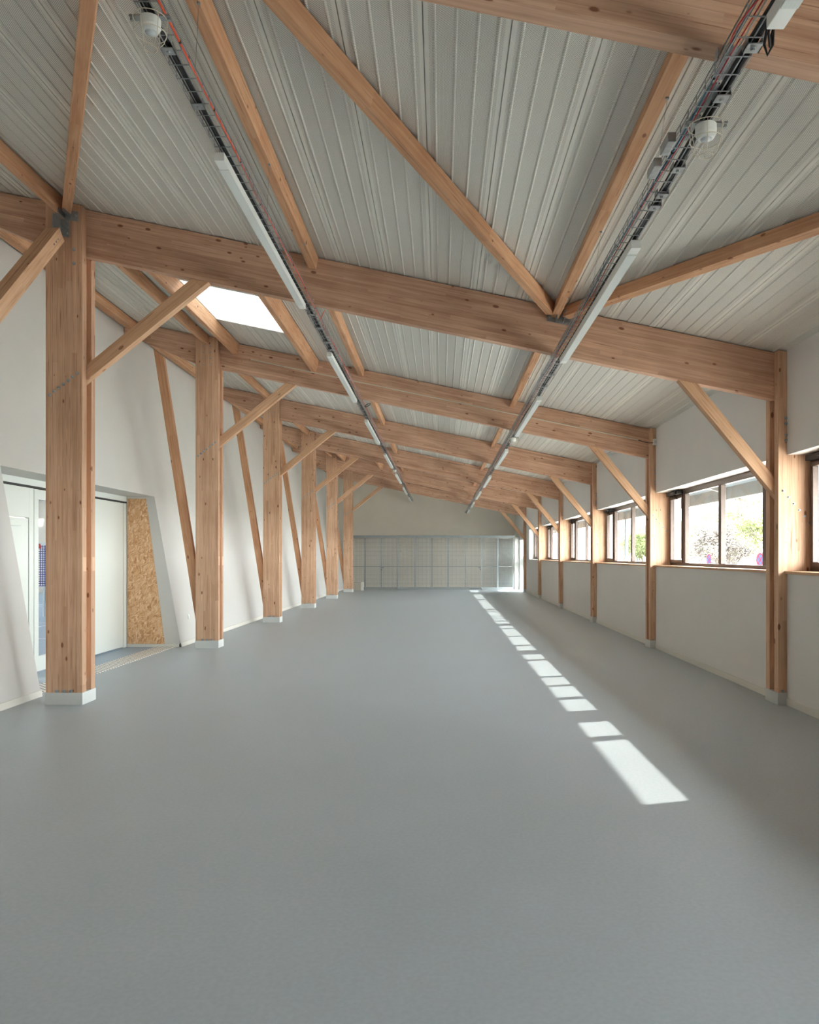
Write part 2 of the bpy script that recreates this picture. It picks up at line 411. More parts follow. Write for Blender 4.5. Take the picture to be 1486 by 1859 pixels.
# roof build-up above (insulation and sheet), same openings
mb=MB()
def roofpiece(x0,x1,y0,y1): mb.prism([(x0,ceil(x0)+.05),(x1,ceil(x1)+.05),(x1,ceil(x1)+.32),(x0,ceil(x0)+.32)],y0,y1)
roofpiece(-6.4,SX0-.045,YB-.5,YE+.5); roofpiece(SX1+.045,4.6,YB-.5,YE+.5)
yy=YB-.5
for a,b_ in SKY: roofpiece(SX0-.045,SX1+.045,yy,a-.045); yy=b_+.045
roofpiece(SX0-.045,SX1+.045,yy,YE+.5)
struct('roof_deck',mb,M_CANOPY,'roof build-up over the perforated ceiling')
for i,(a,b_) in enumerate(SKY):
    root=empty('window_%d'%(8+i),((SX0+SX1)/2,(a+b_)/2,ceil(-2.9)),'white-lined skylight shaft, '+('the near one beyond the first full roof beam' if i==0 else 'the far one mostly hidden by beams'),None,None,'structure')
    mb=MB(); zt=5.85
    for (x0,x1,y0,y1) in ((SX0-.04,SX0,a-.04,b_+.04),(SX1,SX1+.04,a-.04,b_+.04)):
        xm=(x0+x1)/2
        mb.box(x0,x1,y0,y1,ceil(xm)+.006,zt)
    for (y0,y1) in ((a-.04,a),(b_,b_+.04)):
        mb.prism([(SX0,ceil(SX0)+.006),(SX1,ceil(SX1)+.006),(SX1,zt),(SX0,zt)],y0,y1)
    link('shaft_lining',mb,M_SHAFT,root)
    mb=MB()
    for q in ((SX0-.05,SX1+.05,a-.05,a+.04),(SX0-.05,SX1+.05,b_-.04,b_+.05),(SX0-.05,SX0+.04,a+.04,b_-.04),(SX1-.04,SX1+.05,a+.04,b_-.04)):
        mb.box(q[0],q[1],q[2],q[3],zt,zt+.06)
    link('frame',mb,M_WHITE,root)
    link('pane',MB().box(SX0+.04,SX1-.04,a+.04,b_-.04,zt+.02,zt+.022),M_OPAL,root)

# windows on the right wall
def window(idx,k):
    y0,y1=spans[k]
    lab={-1:'unseen window behind the viewer, added for light','0':''}
    where={-1:'unseen dark-framed window beside the viewer, right wall, added for light',0:'dark-framed window cut by the right edge of the photo',1:'nearest full dark-framed window, two no-stopping signs visible through it',
           2:'second dark-framed window from the viewer, right wall',3:'third dark-framed window from the viewer, right wall',4:'fourth dark-framed window from the viewer, right wall',5:'last window with a white reveal at the far end of the right wall'}[k]
    root=empty('window_%d'%idx,(3.97,(y0+y1)/2,ZS),where,None,None,'structure')
    xa,xb=3.945,4.005
    zb,zt=ZS,ZH
    mb=MB()
    mb.box(xa,xb,y0,y1,zb,zb+.045); mb.box(xa,xb,y0,y1,zt-.085,zt); mb.box(xa,xb,y0,y0+.05,zb+.045,zt-.085); mb.box(xa,xb,y1-.06,y1,zb+.045,zt-.085)
    link('frame',mb,M_FRAME,root,bevel=.004)
    Ls=[(y1-.06,'o')]
    # mullions measured from the far end
    ms=[y1-.79]
    if k!=0: ms+= [y1-2.37, y1-3.86]
    ms=[q for q in ms if q>y0+.3]
    for q in ms:
        mb=MB().box(xa-.01,xb,q-.05,q+.05,zb+.045,zt-.085); link('mullion',mb,M_FRAME,root,bevel=.004)
    edges=[y0+.05]+sorted([v for q in ms for v in (q-.05,q+.05)])+[y1-.06]
    mb=MB()
    npan=len(edges)//2
    for i in range(npan):
        a,b_=edges[2*i],edges[2*i+1]
        opener = (i==npan-1) or (i==0 and k not in (0,5) and b_-a<.9)
        if opener:
            s=MB(); t=.05
            s.box(xa-.025,xb-.02,a,b_,zb+.045,zb+.045+t); s.box(xa-.025,xb-.02,a,b_,zt-.085-t,zt-.085)
            s.box(xa-.025,xb-.02,a,a+t,zb+.045+t,zt-.085-t); s.box(xa-.025,xb-.02,b_-t,b_,zb+.045+t,zt-.085-t)
            so=link('sash',s,M_FRAME,root,bevel=.004)
            link('pane',MB().box(3.975,3.983,a+t,b_-t,zb+.045+t,zt-.085-t),M_GLASS,so)
            if i==npan-1 and k<=4:
                c=MB().box(xa-.09,xa-.025,a-.02,b_-.02,zt-.075,zt-.02); c.box(xa-.13,xa-.09,a+.12,a+.34,zt-.065,zt-.03)
                c.tube([(xa-.07,a+.3,zt-.07),(xa-.06,a+.15,zt-.14),(xa-.05,b_-.25,zt-.11)],.012,6)
                link('opener_actuator',c,M_BLACK,root)
        else:
            link('pane',MB().box(3.975,3.983,a,b_,zb+.045,zt-.085),M_GLASS,root)
    return root
for i,k in enumerate((1,2,3,4,5,0,-1)): window(i+1,k)  # the last one is out of view, added to bring in daylight
# timber sills
for i,k in enumerate((-1,0,1,2,3,4,5)):
    y0,y1=spans[k]
    a=FY(k)+D3; 
    if k==5:
        struct('trim_%d'%(i+1),MB().box(XW-.002,3.945,y0,y1,ZS-.03,ZS),M_BASE,'white window sill of the last window'); continue
    o=bar('trim_%d'%(i+1),((XW-.028+3.945)/2,a,ZS-.015),((XW-.028+3.945)/2,FY(k+1),ZS-.015),3.945-XW+.028,.03,(0,0,1),W_PALE,None,.003)
    tag(o,'pale timber window sill, right wall',None,None,'structure')
    struct('outer_sill',MB().box(4.005,XO+.04,y0,y1,ZS-.03,ZS+.012),M_FRAME,'metal outer sill')
# glazed door at the far end of the right wall
root=empty('door_1',(3.95,34.8,0),'glazed side door at the far end of the right wall',None,None,'structure')
mb=MB()
y0,y1=33.75,35.85
mb.box(3.92,3.98,y0,y0+.07,0,2.3); mb.box(3.92,3.98,y1-.07,y1,0,2.3); mb.box(3.92,3.98,y0+.07,y1-.07,2.22,2.3); mb.box(3.92,3.98,y0+.07,y1-.07,0,.06); mb.box(3.92,3.98,y0+.07,y1-.07,.95,1.56)
link('frame',mb,M_WHITE,root); link('pane',MB().box(3.945,3.952,y0+.07,y1-.07,.06,.95),M_GLASS,root); link('pane',MB().box(3.945,3.952,y0+.07,y1-.07,1.56,2.22),M_GLASS,root)
struct('trim_20',MB().box(3.46,XW,36.0,36.15,0,2.45),M_WALL,'white pier at the right end of the mesh lockers')

# ------------------------------------------------------------------ timber frames
def disc_bolts(pts,y,parent,name='bolt',r=.013):
    for (x,z) in pts:
        mb=MB().lathe([(r*1.55,0),(r*1.55,-.004),(r,-.0045),(r,-.014),(r*.6,-.018)],(x,y,z),'y',12)
        link(name,mb,M_STEEL,parent)
def column(k,side):
    y=FY(k)
    if side=='L': x0,x1=XL0,XL1
    else: x0,x1=XR0,XR1
    pos=ORD[k-1] if k>=1 else 'near'
    if side=='L':
        lab={1:'large left timber column nearest the viewer, by the sliding doors',6:'last left timber column, before the mesh lockers'}.get(k,'%s timber column from the viewer in the left row'%pos)
        if k<1: lab='left timber column %s'%('level with the viewer, out of frame' if k==0 else 'behind the viewer')
    else:
        lab={1:'right timber column nearest the viewer, beside the sign window',6:'last right timber column at the far corner'}.get(k,'%s timber column from the viewer along the window wall'%pos)
        if k<1: lab='right timber column %s'%('level with the viewer, out of frame' if k==0 else 'behind the viewer')
    root=empty('timber_column',((x0+x1)/2,y+.15,0),lab,'column','timber columns of the left row' if side=='L' else 'timber columns of the window wall')
    zb=.12
    for (a,b_) in ((0,D1),(D2,D3)):
        poly=[(x0,zb),(x1,zb),(x1,ceil(x1)),(x0,ceil(x0))]
        planar('board',poly,y+a,y+b_,math.pi/2,W_COL,root,origin=(x1,zb))
    fx0,fx1=(x0+.03,x1-.05) if side=='L' else (x0+.05,x1-.03)
    if side=='L':
        poly=[(fx0,.25),(fx1,.25),(fx1,beamb(fx1)-.004),(fx0,beamb(fx1)-.004)]
    else:
        poly=[(fx0,.25),(fx1,.25),(fx1,beamb(fx1)-.004),(fx0,beamb(fx1)-.004)]
    planar('filler_board',poly,y+D1+.002,y+D2-.002,math.pi/2,W_SAWN,root,0,origin=(fx1,.25))
    mb=MB().box(fx0+.02,(fx1 if side=='L' else fx1),y+D1+.004,y+D2-.004,.215,.25)
    link('spacer',mb,M_SHOE,root)
    e=.006
    mb=MB().box(x0-e,x1+(e if side=='L' else -.0),y-e,y+D3+e,0,.13)
    s=link('base_shoe',mb,M_SHOE,root,bevel=.002)
    xc=(x0+x1)/2
    if side=='L':
        disc_bolts([(xc-.075,.147),(xc,.147),(xc+.075,.147)],y,root)
        disc_bolts([(-4.181+i*.049,3.314+i*.0385) for i in range(7)],y,root)
        if k!=1:
            disc_bolts([(xc+dx,ceil(xc)-.18-i*.105) for i in range(4) for dx in (-.06,.06)],y,root,r=.009)
        else:
            disc_bolts([(-4.09,4.93),(-3.92,4.87),(-3.92,4.72)],y,root)
    else:
        disc_bolts([(XR0+.05,.147)],y,root)
        disc_bolts([(3.657+i*.057,2.289-i*.0684) for i in range(6)],y,root,r=.009)
        disc_bolts([(3.688,zz) for zz in (3.066,3.007,2.884,2.83)],y,root,r=.012)
    return root
ANG=-math.atan(SL)
for k in range(-1,7):
    column(k,'L'); column(k,'R')
    y0,y1=FY(k)+D1+.002,FY(k)+D2-.002
    pos=ORD[k] if k>=0 else ''
    # beam with tapered tail over the leaning wall
    xt=-5.5
    xe=XR1-.02
    poly=[(xt,ceil(xt)-.001),(xe,ceil(xe)-.001),(xe,beamb(XR0)),(XR0,beamb(XR0)),(-4.22,beamb(-4.22)),(-5.19,5.325),(xt,5.457)]
    lab={0:'roof beam crossing the top right corner, nearest the viewer',1:'roof beam crossing the whole photo from the large left column',2:'roof beam just beyond the near skylight, with a pale conduit along it',6:'last roof beam in front of the beige end wall'}.get(k,'%s roof beam counted from the top of the photo'%pos)
    if k<0: lab='roof beam behind the viewer'
    o=planar('roof_beam',poly,y0,y1,ANG,W_GL,None,.005,origin=(0,ceil(0)))
    tag(o,lab,'beam','sloping roof beams')
    # knee braces
    where='%s from the viewer'%(ORD[k-1]) if k>=1 else ('level with the viewer' if k==0 else 'behind the viewer')
    s=.821
    poly=[(-3.86,3.664-.024*s-.0),(-2.66,3.664+1.176*s),(-2.53,4.558),(-3.86,3.496-.024*s)]
    poly=[(-3.882,3.626),(-2.700,4.597),(-2.515,4.559),(-3.882,3.458)]
    o=planar('knee_brace',poly,y0+.003,y1-.003,math.atan(s),W_PALE,None,.004)
    tag(o,'left knee brace, %s, rising from column to roof beam'%where,'brace','left knee braces')
    poly=[(3.652,2.392),(3.652,2.202),(2.575,3.502),(2.785,3.458)]
    o=planar('knee_brace',poly,y0+.003,y1-.003,math.atan(-1.24),W_PALE,None,.004)
    tag(o,'right knee brace, %s, above the windows'%where,'brace','right knee braces')
    if k==1: continue
    # leaning strut along the wall
    bx=lambda z:-4.187-.155*z
    ztop=5.20
    poly=[(bx(.03),.03),(bx(.03)+.15,.03),(bx(5.06)+.15,5.055),(bx(5.19),5.19)]
    o=planar('wall_strut',poly,y0+.003,y1-.003,math.atan2(1,-.155),W_SAWN,None,.004)
    tag(o,'leaning timber strut behind the left column, %s'%where,'strut','leaning struts along the left wall')

NRM=Vector((SL,0,1)).normalized()
def purlin(x,w,h,y0,y1,label,name='purlin',mat=W_SAWN,group='purlins under the ceiling'):
    c=Vector((x,0,ceil(x)-.002))-NRM*(h/2)
    o=bar(name,(c.x,y0,c.z),(c.x,y1,c.z),w,h,NRM,mat); tag(o,label,'purlin',group); return o
for k in range(-1,7):
    y0=FY(k)+D2; y1=FY(k+1)+D1
    if k==6: y1=YE
    bay={-1:'behind the viewer',0:'in the nearest bay',1:'in the skylight bay'}.get(k,'in the %s bay from the viewer'%ORD[k])
    yc0,yc1=(y0 if True else y0),(y1 if k<6 else YE)
    purlin(-4.03,.09,.14,y0+.1,y1-.1,'purlin above the left columns, %s'%bay)
    purlin(-1.365,.085,.13,y0,y1,'middle purlin over the left lighting row, %s'%bay)
    purlin(1.255,.085,.118,y0,y1,'purlin over the right lighting row, %s'%bay)
    if k in (1,4):
        purlin(SX0-.045,.085,.2,y0,y1,'left trimmer beside the skylight, %s'%bay,'skylight_trimmer',W_SAWN,'skylight trimmers')
        purlin(SX1+.05,.09,.22,y0,y1,'right trimmer beside the skylight, %s'%bay,'skylight_trimmer',W_SAWN,'skylight trimmers')
    purlin(-5.36,.19,.13,y0,y1,'timber plate at the top of the leaning wall, %s'%bay,'wall_plate',W_SAWN,'wall plates at the ceiling edge')
# diagonal bracing of the nearest bay
def cpt(x,y,h=.16): 
    c=Vector((x,y,ceil(x)-.004))-NRM*(h/2); return c
H=.12
def diag(x0,y0,x1,y1,label):
    o=bar('diagonal_brace',cpt(x0,y0,H),cpt(x1,y1,H),.09,H,NRM,W_SAWN); tag(o,label,'brace','ceiling diagonals in the nearest bay'); return o
diag(-3.97,8.16,-1.50,3.45,'short diagonal under the ceiling, from the large left column head upwards')
diag(1.19,8.20,-1.27,3.45,'long diagonal under the ceiling, from plate to top left of centre')
diag(1.36,8.20,3.50,3.55,'diagonal under the ceiling running from the beam plate to the right edge')
# longitudinal wall brace from the column head down to the left
root=empty('column_brace',(-4.05,3.6,.1),'heavy slotted timber brace entering at the left edge, meeting the large column head','brace')
p0=Vector((-4.06,8.06,3.42+EYE-.04)); d=Vector((0,-1,-1.04)).normalized()
p1=p0+d*6.5
sv=Vector((1,0,0))
hl=.075
bar('timber_half',p0+sv*.037,p1+sv*.037,.069,.15,(0,-1,1),W_PALE,root,.004)
bar('timber_half',p0-sv*.037,p1-sv*.037,.069,.15,(0,-1,1),W_PALE,root,.004)
for i in range(3):
    q=p0+d*(.12+.06*i)+Vector((.072,0,0)); mb=MB().lathe([(.009,0),(.009,.006)],q,'x',10); link('dowel',mb,M_STEEL,root)
# plates
root=empty('steel_bracket',(-4.0,8.17,4.95),'galvanised bracket on the head of the large left column','bracket','galvanised beam brackets')
def plate(root,x0,x1,z0,z1,y,sl=0,t=.01,tabs=()):
    mb=MB().prism([(x0,z0),(x1,z0-sl*(x1-x0)),(x1,z1-sl*(x1-x0)),(x0,z1)],y-t,y); link('plate',mb,M_STEEL,root,bevel=.002)
zc=5.2
plate(root,-4.12,-3.87,5.215,5.32,8.178,SL)
mb=MB().prism([(-4.02,5.2),(-4.01,5.2),(-4.01,5.32),(-4.02,5.32)],8.02,8.168); link('fin',mb,M_STEEL,root)
mb=MB().prism([(-3.96,5.2),(-3.95,5.2),(-3.95,5.32),(-3.96,5.32)],8.02,8.168); link('fin',mb,M_STEEL,root)
disc_bolts([(-4.09,5.26),(-3.9,5.22)],8.168,root)
root=empty('steel_bracket',(-4.0,8.17,4.8),'small galvanised bracket behind the end of the heavy slotted brace','bracket','galvanised beam brackets')
plate(root,-4.06,-3.965,5.0,5.19,8.178)
mb=MB().box(-4.067,-4.053,8.0,8.168,4.95,5.18); link('fin',mb,M_STEEL,root)
disc_bolts([(-3.99,5.15),(-3.99,5.04)],8.168,root)
root=empty('steel_bracket',(1.28,8.28,4.15),'galvanised bracket on the long roof beam where three timbers meet','bracket','galvanised beam brackets')
plate(root,1.145,1.43,4.135,4.235,8.281,SL)
for xx in (1.235,1.315):
    mb=MB().box(xx,xx+.008,8.15,8.271,4.11,4.22); link('fin',mb,M_STEEL,root)
disc_bolts([(1.175,4.175),(1.40,4.135)],8.271,root)

# ------------------------------------------------------------------ lighting rows
def row(side):
    L=side=='L'
    xc=-1.472 if L else 1.296
    zt=(2.678 if L else 2.098)+EYE            # underside of tray / top of fixture
    tx0,tx1=(-1.485,-1.375) if L else (1.195,1.305)
    inner=tx1 if L else tx0
    outer=tx0 if L else tx1
    word='left' if L else 'right'
    xb=xc+(.030 if L else -.012)
    y0,y1=YB+.3,37.95
    root=empty('cable_tray',(xc,16,zt),'wire cable tray of the %s lighting row'%word,'cable tray','wire cable trays under the beams')
    mb=MB(); r=.0022; hh=.05
    zs=zt+.004
    def lw_(x,z): mb.box(x-r,x+r,y0,y1,z-r,z+r)
    for i in range(4): lw_(tx0+(tx1-tx0)*i/3,zs)
    for x in (tx0,tx1): lw_(x,zs+hh); lw_(x,zs+hh*.5)
    y=y0; 
    while y<y1:
        mb.box(tx0,tx1,y-r,y+r,zs-r*2.5,zs-r*.5)
        for x in (tx0,tx1): mb.box(x-r,x+r,y-r,y+r,zs,zs+hh)
        y+=.12
    link('wire_mesh',mb,M_STEEL,root)
    # hangers from the purlin above
    px=-1.365 if L else 1.255
    for k in range(0,7):
        for dy in (4.28,6.05,7.6):
            yy=dy+BAY*k
            if yy>37: continue
            zp=ceil(px)-(.135 if L else .122)
            mb=MB().tube([(px+.01,yy,zp+.004),(px+.01,yy,zp-.02),(inner,yy,zs)],.0014,5)
            mb.lathe([(.01,-.012),(.01,0)],(px+.01,yy,zp),'z',8)
            link('hanger_wire',mb,M_STEEL,root)
    for k in range(0,7):
        yb=FY(k)+D1+.02
        for x in (tx0,tx1):
            link('beam_strap',MB().box(x-.002,x+.002,yb,yb+.03,zs+hh-.01,max(beamb(x)+.0005,zs+hh)),M_STEEL,root)
    # clips
    clips=[3.15,3.35,4.05,4.55,8.5,9.0,9.6,9.95] if L else [3.15,3.5,4.15,4.45,4.6,8.35,8.9,9.5]
    clips+= [8.5+5*i+.6*j for i in range(1,6) for j in range(3)]
    for yy in clips:
        mb=MB().box(xb-.034,xb+.034,yy-.03,yy+.03,zt-.012,zt-.007); mb.box(xb-.034,xb-.030,yy-.03,yy+.03,zt-.012,zt+.02); mb.box(xb+.030,xb+.034,yy-.03,yy+.03,zt-.012,zt+.02)
        mb.lathe([(.012,-.005),(.008,-.008),(.008,-.014)],(xb,yy,zt-.007),'z',10)
        link('clip_bracket',mb,M_STEEL,root)
    if not L:
        for yy in (3.3,3.55,3.8):
            mb=MB().box(tx0+.01,tx0+.06,yy-.11,yy+.11,zt+.02,zt+.028); link('slotted_bracket',mb,M_STEEL,root)
    # black supply bundle between the fixtures
    mb=MB()
    for j in range(4):
        pts=[]; y=y0
        ph=R.random()*6
        while y<=y1:
            pts.append((xb+.009*(j-1.5)+.004*math.sin(y*2.3+ph),y,zt+.016+.006*(j%2)+.003*math.sin(y*3.1+ph))); y+=.22
        mb.tube(pts,.0095,6)
    o=link('cable_bundle',mb,M_BLACK); tag(o,'bundle of black cables lying in the %s wire tray'%word,'cable')
    # coloured cables
    for j,(mt,nm,lab) in enumerate(([(M_ORANGE,'data_cable','orange cable running along the left wire tray')] if L else [(M_BLUE,'data_cable','blue-grey cable running along the right wire tray'),(M_RED,'data_cable','thin red cable running along the right wire tray')])):
        pts=[]; y=y0
        while y<=y1:
            pts.append((inner+(.016 if not L else -.004)+.010*j+.004*math.sin(y*1.9+j*2)+.003*math.sin(y*5.3),y,zs+.02-.012*j+.004*math.sin(y*2.7))); y+=.15
        mb=MB().tube(pts,0.0062 if mt!=M_RED else .003,6)
        c=link(nm,mb,mt); tag(c,lab,'cable')
        if j==0:
            yy=3.4
            while yy<38:
                t=MB(); t.lathe([(.009,-.006),(.009,.006)],(inner+(.016 if not L else -.004)+.004*math.sin(yy*1.9)+.003*math.sin(yy*5.3),yy,zs+.02+.004*math.sin(yy*2.7)),'y',8)
                link('cable_tie',t,M_BLACK,c); yy+=.62
    # fixtures
    ks=range(0,7) if L else range(-1,7)
    for k in ks:
        a=5.08+5*k; b_=a+3.06
        if not L and k==-1: a,b_= -.1,2.97
        if k==6: b_=37.7
        if L: lab='linear white light fixture, %s of the left lighting row'%ORD[k]
        else: lab='linear white light fixture, %s of the right lighting row%s'%(ORD[k+1],' in the top right corner' if k==-1 else '')
        f=empty('linear_light',(xc,(a+b_)/2,zt-.07),lab,'light fixture','linear fixtures of the two lighting rows')
        w=.034
        link('housing',MB().box(xc-w,xc+w,a,b_,zt-.058,zt-.0015),M_WHITE,f,bevel=.003)
        link('diffuser',MB().box(xc-w+.001,xc+w-.001,a+.12,b_-.12,zt-.063,zt-.058),M_DIFF,f)
    # presence sensor with wire guard
    def sensor(ys,lab):
        s=empty('presence_sensor',(xb,ys,zt-.06),lab,'sensor','presence sensors in wire guards')
        mb=MB().lathe([(.03,0),(.05,-.004),(.05,-.045),(.047,-.05),(.038,-.066),(.034,-.068)],(xb,ys,zt-.012),'z',28)
        sb=link('sensor_body',mb,M_WHITE,s)
        mb=MB().lathe([(.026,0),(.024,-.006),(.014,-.011),(.004,-.013)],(xb,ys,zt-.08),'z',20); link('lens',mb,M_LENS,sb,smooth=True)
        g=MB(); zt2=zt-.012
        def ring(r_,z,n=28): g.tube([(xb+r_*math.cos(2*math.pi*i/n),ys+r_*math.sin(2*math.pi*i/n),z) for i in range(n)],.0024,6,closed=True)
        ring(.082,zt2-.006); ring(.076,zt2-.075); ring(.032,zt2-.15)
        for i in range(6):
            a=math.pi/3*i+.3; ca,sa=math.cos(a),math.sin(a)
            g.tube([(xb+ca*r_,ys+sa*r_,zt2-h_) for r_,h_ in ((.082,.006),(.080,.04),(.076,.075),(.064,.115),(.032,.15))],.002,6)
        for sx in (-1,1):
            g.tube([(xb+sx*.082,ys,zt2-.004),(xb+sx*.1,ys,zt2-.004)],.004,6)
        link('wire_guard',g,M_GUARD,s,smooth=True)
        mb=MB().box(xb-.1,xb+.1,ys-.018,ys+.018,zt2,zt-.0015)
        for sx in (-1,1): mb.lathe([(.009,-.012),(.009,.008)],(xb+sx*.092,ys,zt2),'z',8)
        link('cross_bracket',mb,M_STEEL,s)
    sensor(3.80 if L else 3.71,'white round sensor in a wire guard, near end of the %s lighting row'%word)
    sensor(13.62 if not L else 23.9,'small far white sensor in a guard partway along the %s lighting row'%word)
    # junction boxes
    for (yy) in ((3.95,4.2) if not L else (3.55,)):
        mb=MB().box(tx0-(.03 if not L else -.06),tx0+(.03 if not L else .11),yy-.09,yy+.09,zt+.062,zt+.066) if False else MB().box(inner-(.045 if not L else -.002),inner-(.002 if not L else -.045),yy-.07,yy+.07,zt+.0,zt+.05)
        o=link('junction_box',mb,M_STEEL,bevel=.004); tag(o,'grey metal junction box clipped to the %s wire tray%s'%(word,'' if L else (', nearer one' if yy<4 else ', farther one')),'box')
    # slack loops
    if not L:
        pts=[(xc-.02,2.98,zt+.03),(xc-.01,3.02,zt-.02),(xc-.012,3.04,zt-.07),(xc+.005,3.05,zt-.105),(xc+.022,3.04,zt-.07),(xc+.02,3.03,zt-.01),(xc+.008,3.03,zt-.05),(xc+.002,3.02,zt-.09),(xc-.012,3.0,zt-.05),(xc-.02,2.9,zt+.02)]
        o=link('cable_loop',MB().tube(pts,.0055,8),M_BLACK,smooth=True); tag(o,'black cable loop hanging by the top right fixture end','cable')
        pts=[(tx0,3.16,zt+.02),(tx0-.010,3.10,zt+.014),(tx0-.015,3.03,zt+.006),(tx0-.010,2.95,zt+.0),(tx0+.006,2.86,zt-.002),(tx0+.012,2.7,zt+.0)]
        o=link('cable_loop',MB().tube(pts,.0035,8),M_RED,smooth=True); tag(o,'red cable arching off the right tray at the top of the photo','cable')
    else:
        c=Vector((inner+.06,13.75,zt+.02)); pts=[c+Vector((.05*math.cos(t)-.0,.1*math.sin(t)*.6,.04*math.sin(t+.6))) for t in [i*.45 for i in range(14)]]
        o=link('cable_loop',MB().tube(pts,.006,8),M_BLACK,smooth=True); tag(o,'small black cable loop beside the left tray near the second full beam','cable')
        pts=[(inner,8.75,zt+.02),(inner+.02,8.72,zt+.05),(inner+.055,8.68,zt+.10)]
        o=link('cable_loop',MB().tube(pts,.004,8),M_ORANGE,smooth=True); tag(o,'short orange cable end sticking up from the left tray','cable')
row('L'); row('R')

# alarm box and conduit at frame 2
root=empty('junction_box',(3.66,13.16,3.6),'small white box on the second right column under the ceiling','box')
bb=link('box_body',MB().box(3.645,3.735,13.12,13.178,3.49,3.60),M_WHITE,root,bevel=.006)
link('box_cover',MB().lathe([(.03,0),(.026,-.004)],(3.69,13.12,3.545),'y',20),M_SHOE,bb)
y=FY(2)+D1-.008
pts=[(x_,y,ceil(x_)-.235) for x_ in (-3.3,-1.5,0,1.5,3.0,3.42)]
o=link('conduit',MB().tube(pts,.009,8),M_GUARD); tag(o,'thin pale conduit clipped along the second full roof beam','conduit')
o=link('cable_loop',MB().tube([(3.42,y,ceil(3.42)-.235),(3.5,y-.02,ceil(3.5)-.25),(3.58,y-.09,3.535),(3.645,13.15,3.535)],.006,8),M_BLACK); tag(o,'short black cable joining conduit and white box','cable')

# ------------------------------------------------------------------ doors in the left recess
root=empty('door_2',(XD,11.0,0),'white sliding doors in the recess of the leaning wall',None,None,'structure')
def leaf(y0,y1,z0=.02,z1=2.50,x=XD,name='door_panel'): return link(name,MB().box(x-.05,x,y0,y1,z0,z1),M_DOOR,root,bevel=.003)
# near panel with pass door cut in
mb=MB(); x=XD
mb.box(x-.05,x,DY0,9.2,.02,2.5); mb.box(x-.05,x,9.2,10.19,2.10,2.5); mb.box(x-.05,x,10.19,10.30,.02,2.5)
link('door_panel',mb,M_DOOR,root,bevel=.002)
pd=link('pass_door',MB().box(x-.055,x-.008,9.212,10.178,.03,2.088),M_DOOR,root,bevel=.002)
link('door_closer',MB().box(x-.008,x+.03,9.62,9.95,1.98,2.04),M_DOOR,pd,bevel=.004)
# glazed leaves
for (a,b_) in ((10.32,11.12),(11.14,11.94)):
    mb=MB(); t=.11
    mb.box(x-.05,x,a,b_,.02,.22); mb.box(x-.05,x,a,b_,2.36,2.49); mb.box(x-.05,x,a,a+t,.22,2.36); mb.box(x-.05,x,b_-t,b_,.22,2.36)
    g=link('glazed_leaf',mb,M_DOOR,root,bevel=.003)
    link('pane',MB().box(x-.03,x-.022,a+t,b_-t,.22,2.36),M_GLASS,g)
leaf(11.96,13.20)
link('door_post',MB().box(x-.05,x+.005,13.215,DY1-.02,0,2.5),M_DOOR,root,bevel=.003)
link('door_track',MB().box(x-.05,x+.01,DY0,DY1-.02,2.505,2.53),M_GAP,root)
struct('trim_21',MB().box(-5.6,x,DY0,DY1,2.53,DH),M_WHITE,'white lintel band over the sliding doors')
o=link('osb_panel',MB().prism([(-5.46,.055),(-4.815,.055),(-5.14,2.585),(-5.46,2.585)],DY1-.015,DY1-.001),M_OSB); tag(o,'tapered strand-board panel on the far side of the door recess','panel')
struct('trim_22',MB().box(-5.46,-4.56,DY1-.018,DY1-.001,0,.05),M_BASE,'white skirting under the strand-board panel')
o=link('perforated_floor_strip',MB().box(-4.97,-4.63,DY0,DY1-.02,.0,.006),M_STRIP); tag(o,'dotted metal floor strip along the door threshold','floor strip')
# ---------------- sports hall behind the glass
struct('floor_sports_hall',MB().box(-17,-4.98,6,34,-.12,-.0),M_COURT,'blue-grey sports floor seen through the glazed doors')
mb=MB(); mb.box(-17.2,-17,6,34,0,6); mb.box(-17,-6.0,5.8,6,0,6); mb.box(-17,-6.0,34,34.2,0,6)
struct('wall_sports_hall',mb,M_FARW,'beige walls of the sports hall behind the doors')
mb=MB(); mb.box(-17.2,-12.9,5.8,34.2,6,6.1); mb.box(-12.3,-6.0,5.8,34.2,6,6.1)  # unseen ceiling, open slot added to light the sports hall
struct('ceiling_sports_hall',mb,M_CANOPY,'unseen sports hall ceiling with a slot added to let daylight in')
mb=MB()
for i,yy in enumerate((14.6,18.0,24.0)): mb.box(-16,-6.2,yy,yy+.06,.0,.004)
for xx in (-9,-13): mb.box(xx,xx+.06,8,33,.0,.004)
o=link('court_lines',mb,M_WHITE,bpy.data.objects['floor_sports_hall'])
root=empty('sports_net',(-10.2,20,0),'blue sports net seen through the glazed door','net')
mb=MB(); xx=-11.6
while xx<-8.6: mb.box(xx-.008,xx+.008,19.99,20.0,.8,1.86); xx+=.06
zz=.8
while zz<1.86: mb.box(-11.6,-8.6,19.985,19.99,zz-.008,zz+.008); zz+=.06
link('net',mb,M_NET,root)
link('top_band',MB().box(-11.6,-8.6,19.98,20.01,1.86,1.93),M_WHITE,root)
link('top_band',MB().box(-10.55,-10.45,19.97,20.02,1.78,1.9),M_REDS,root)
mb=MB(); mb.tube([(-11.62,20,0),(-11.62,20,1.95)],.03,10); mb.tube([(-8.58,20,0),(-8.58,20,1.95)],.03,10); mb.tube([(-10.38,20.02,0),(-10.38,20.02,1.9)],.03,10)
link('net_post',mb,M_WHITE,root)

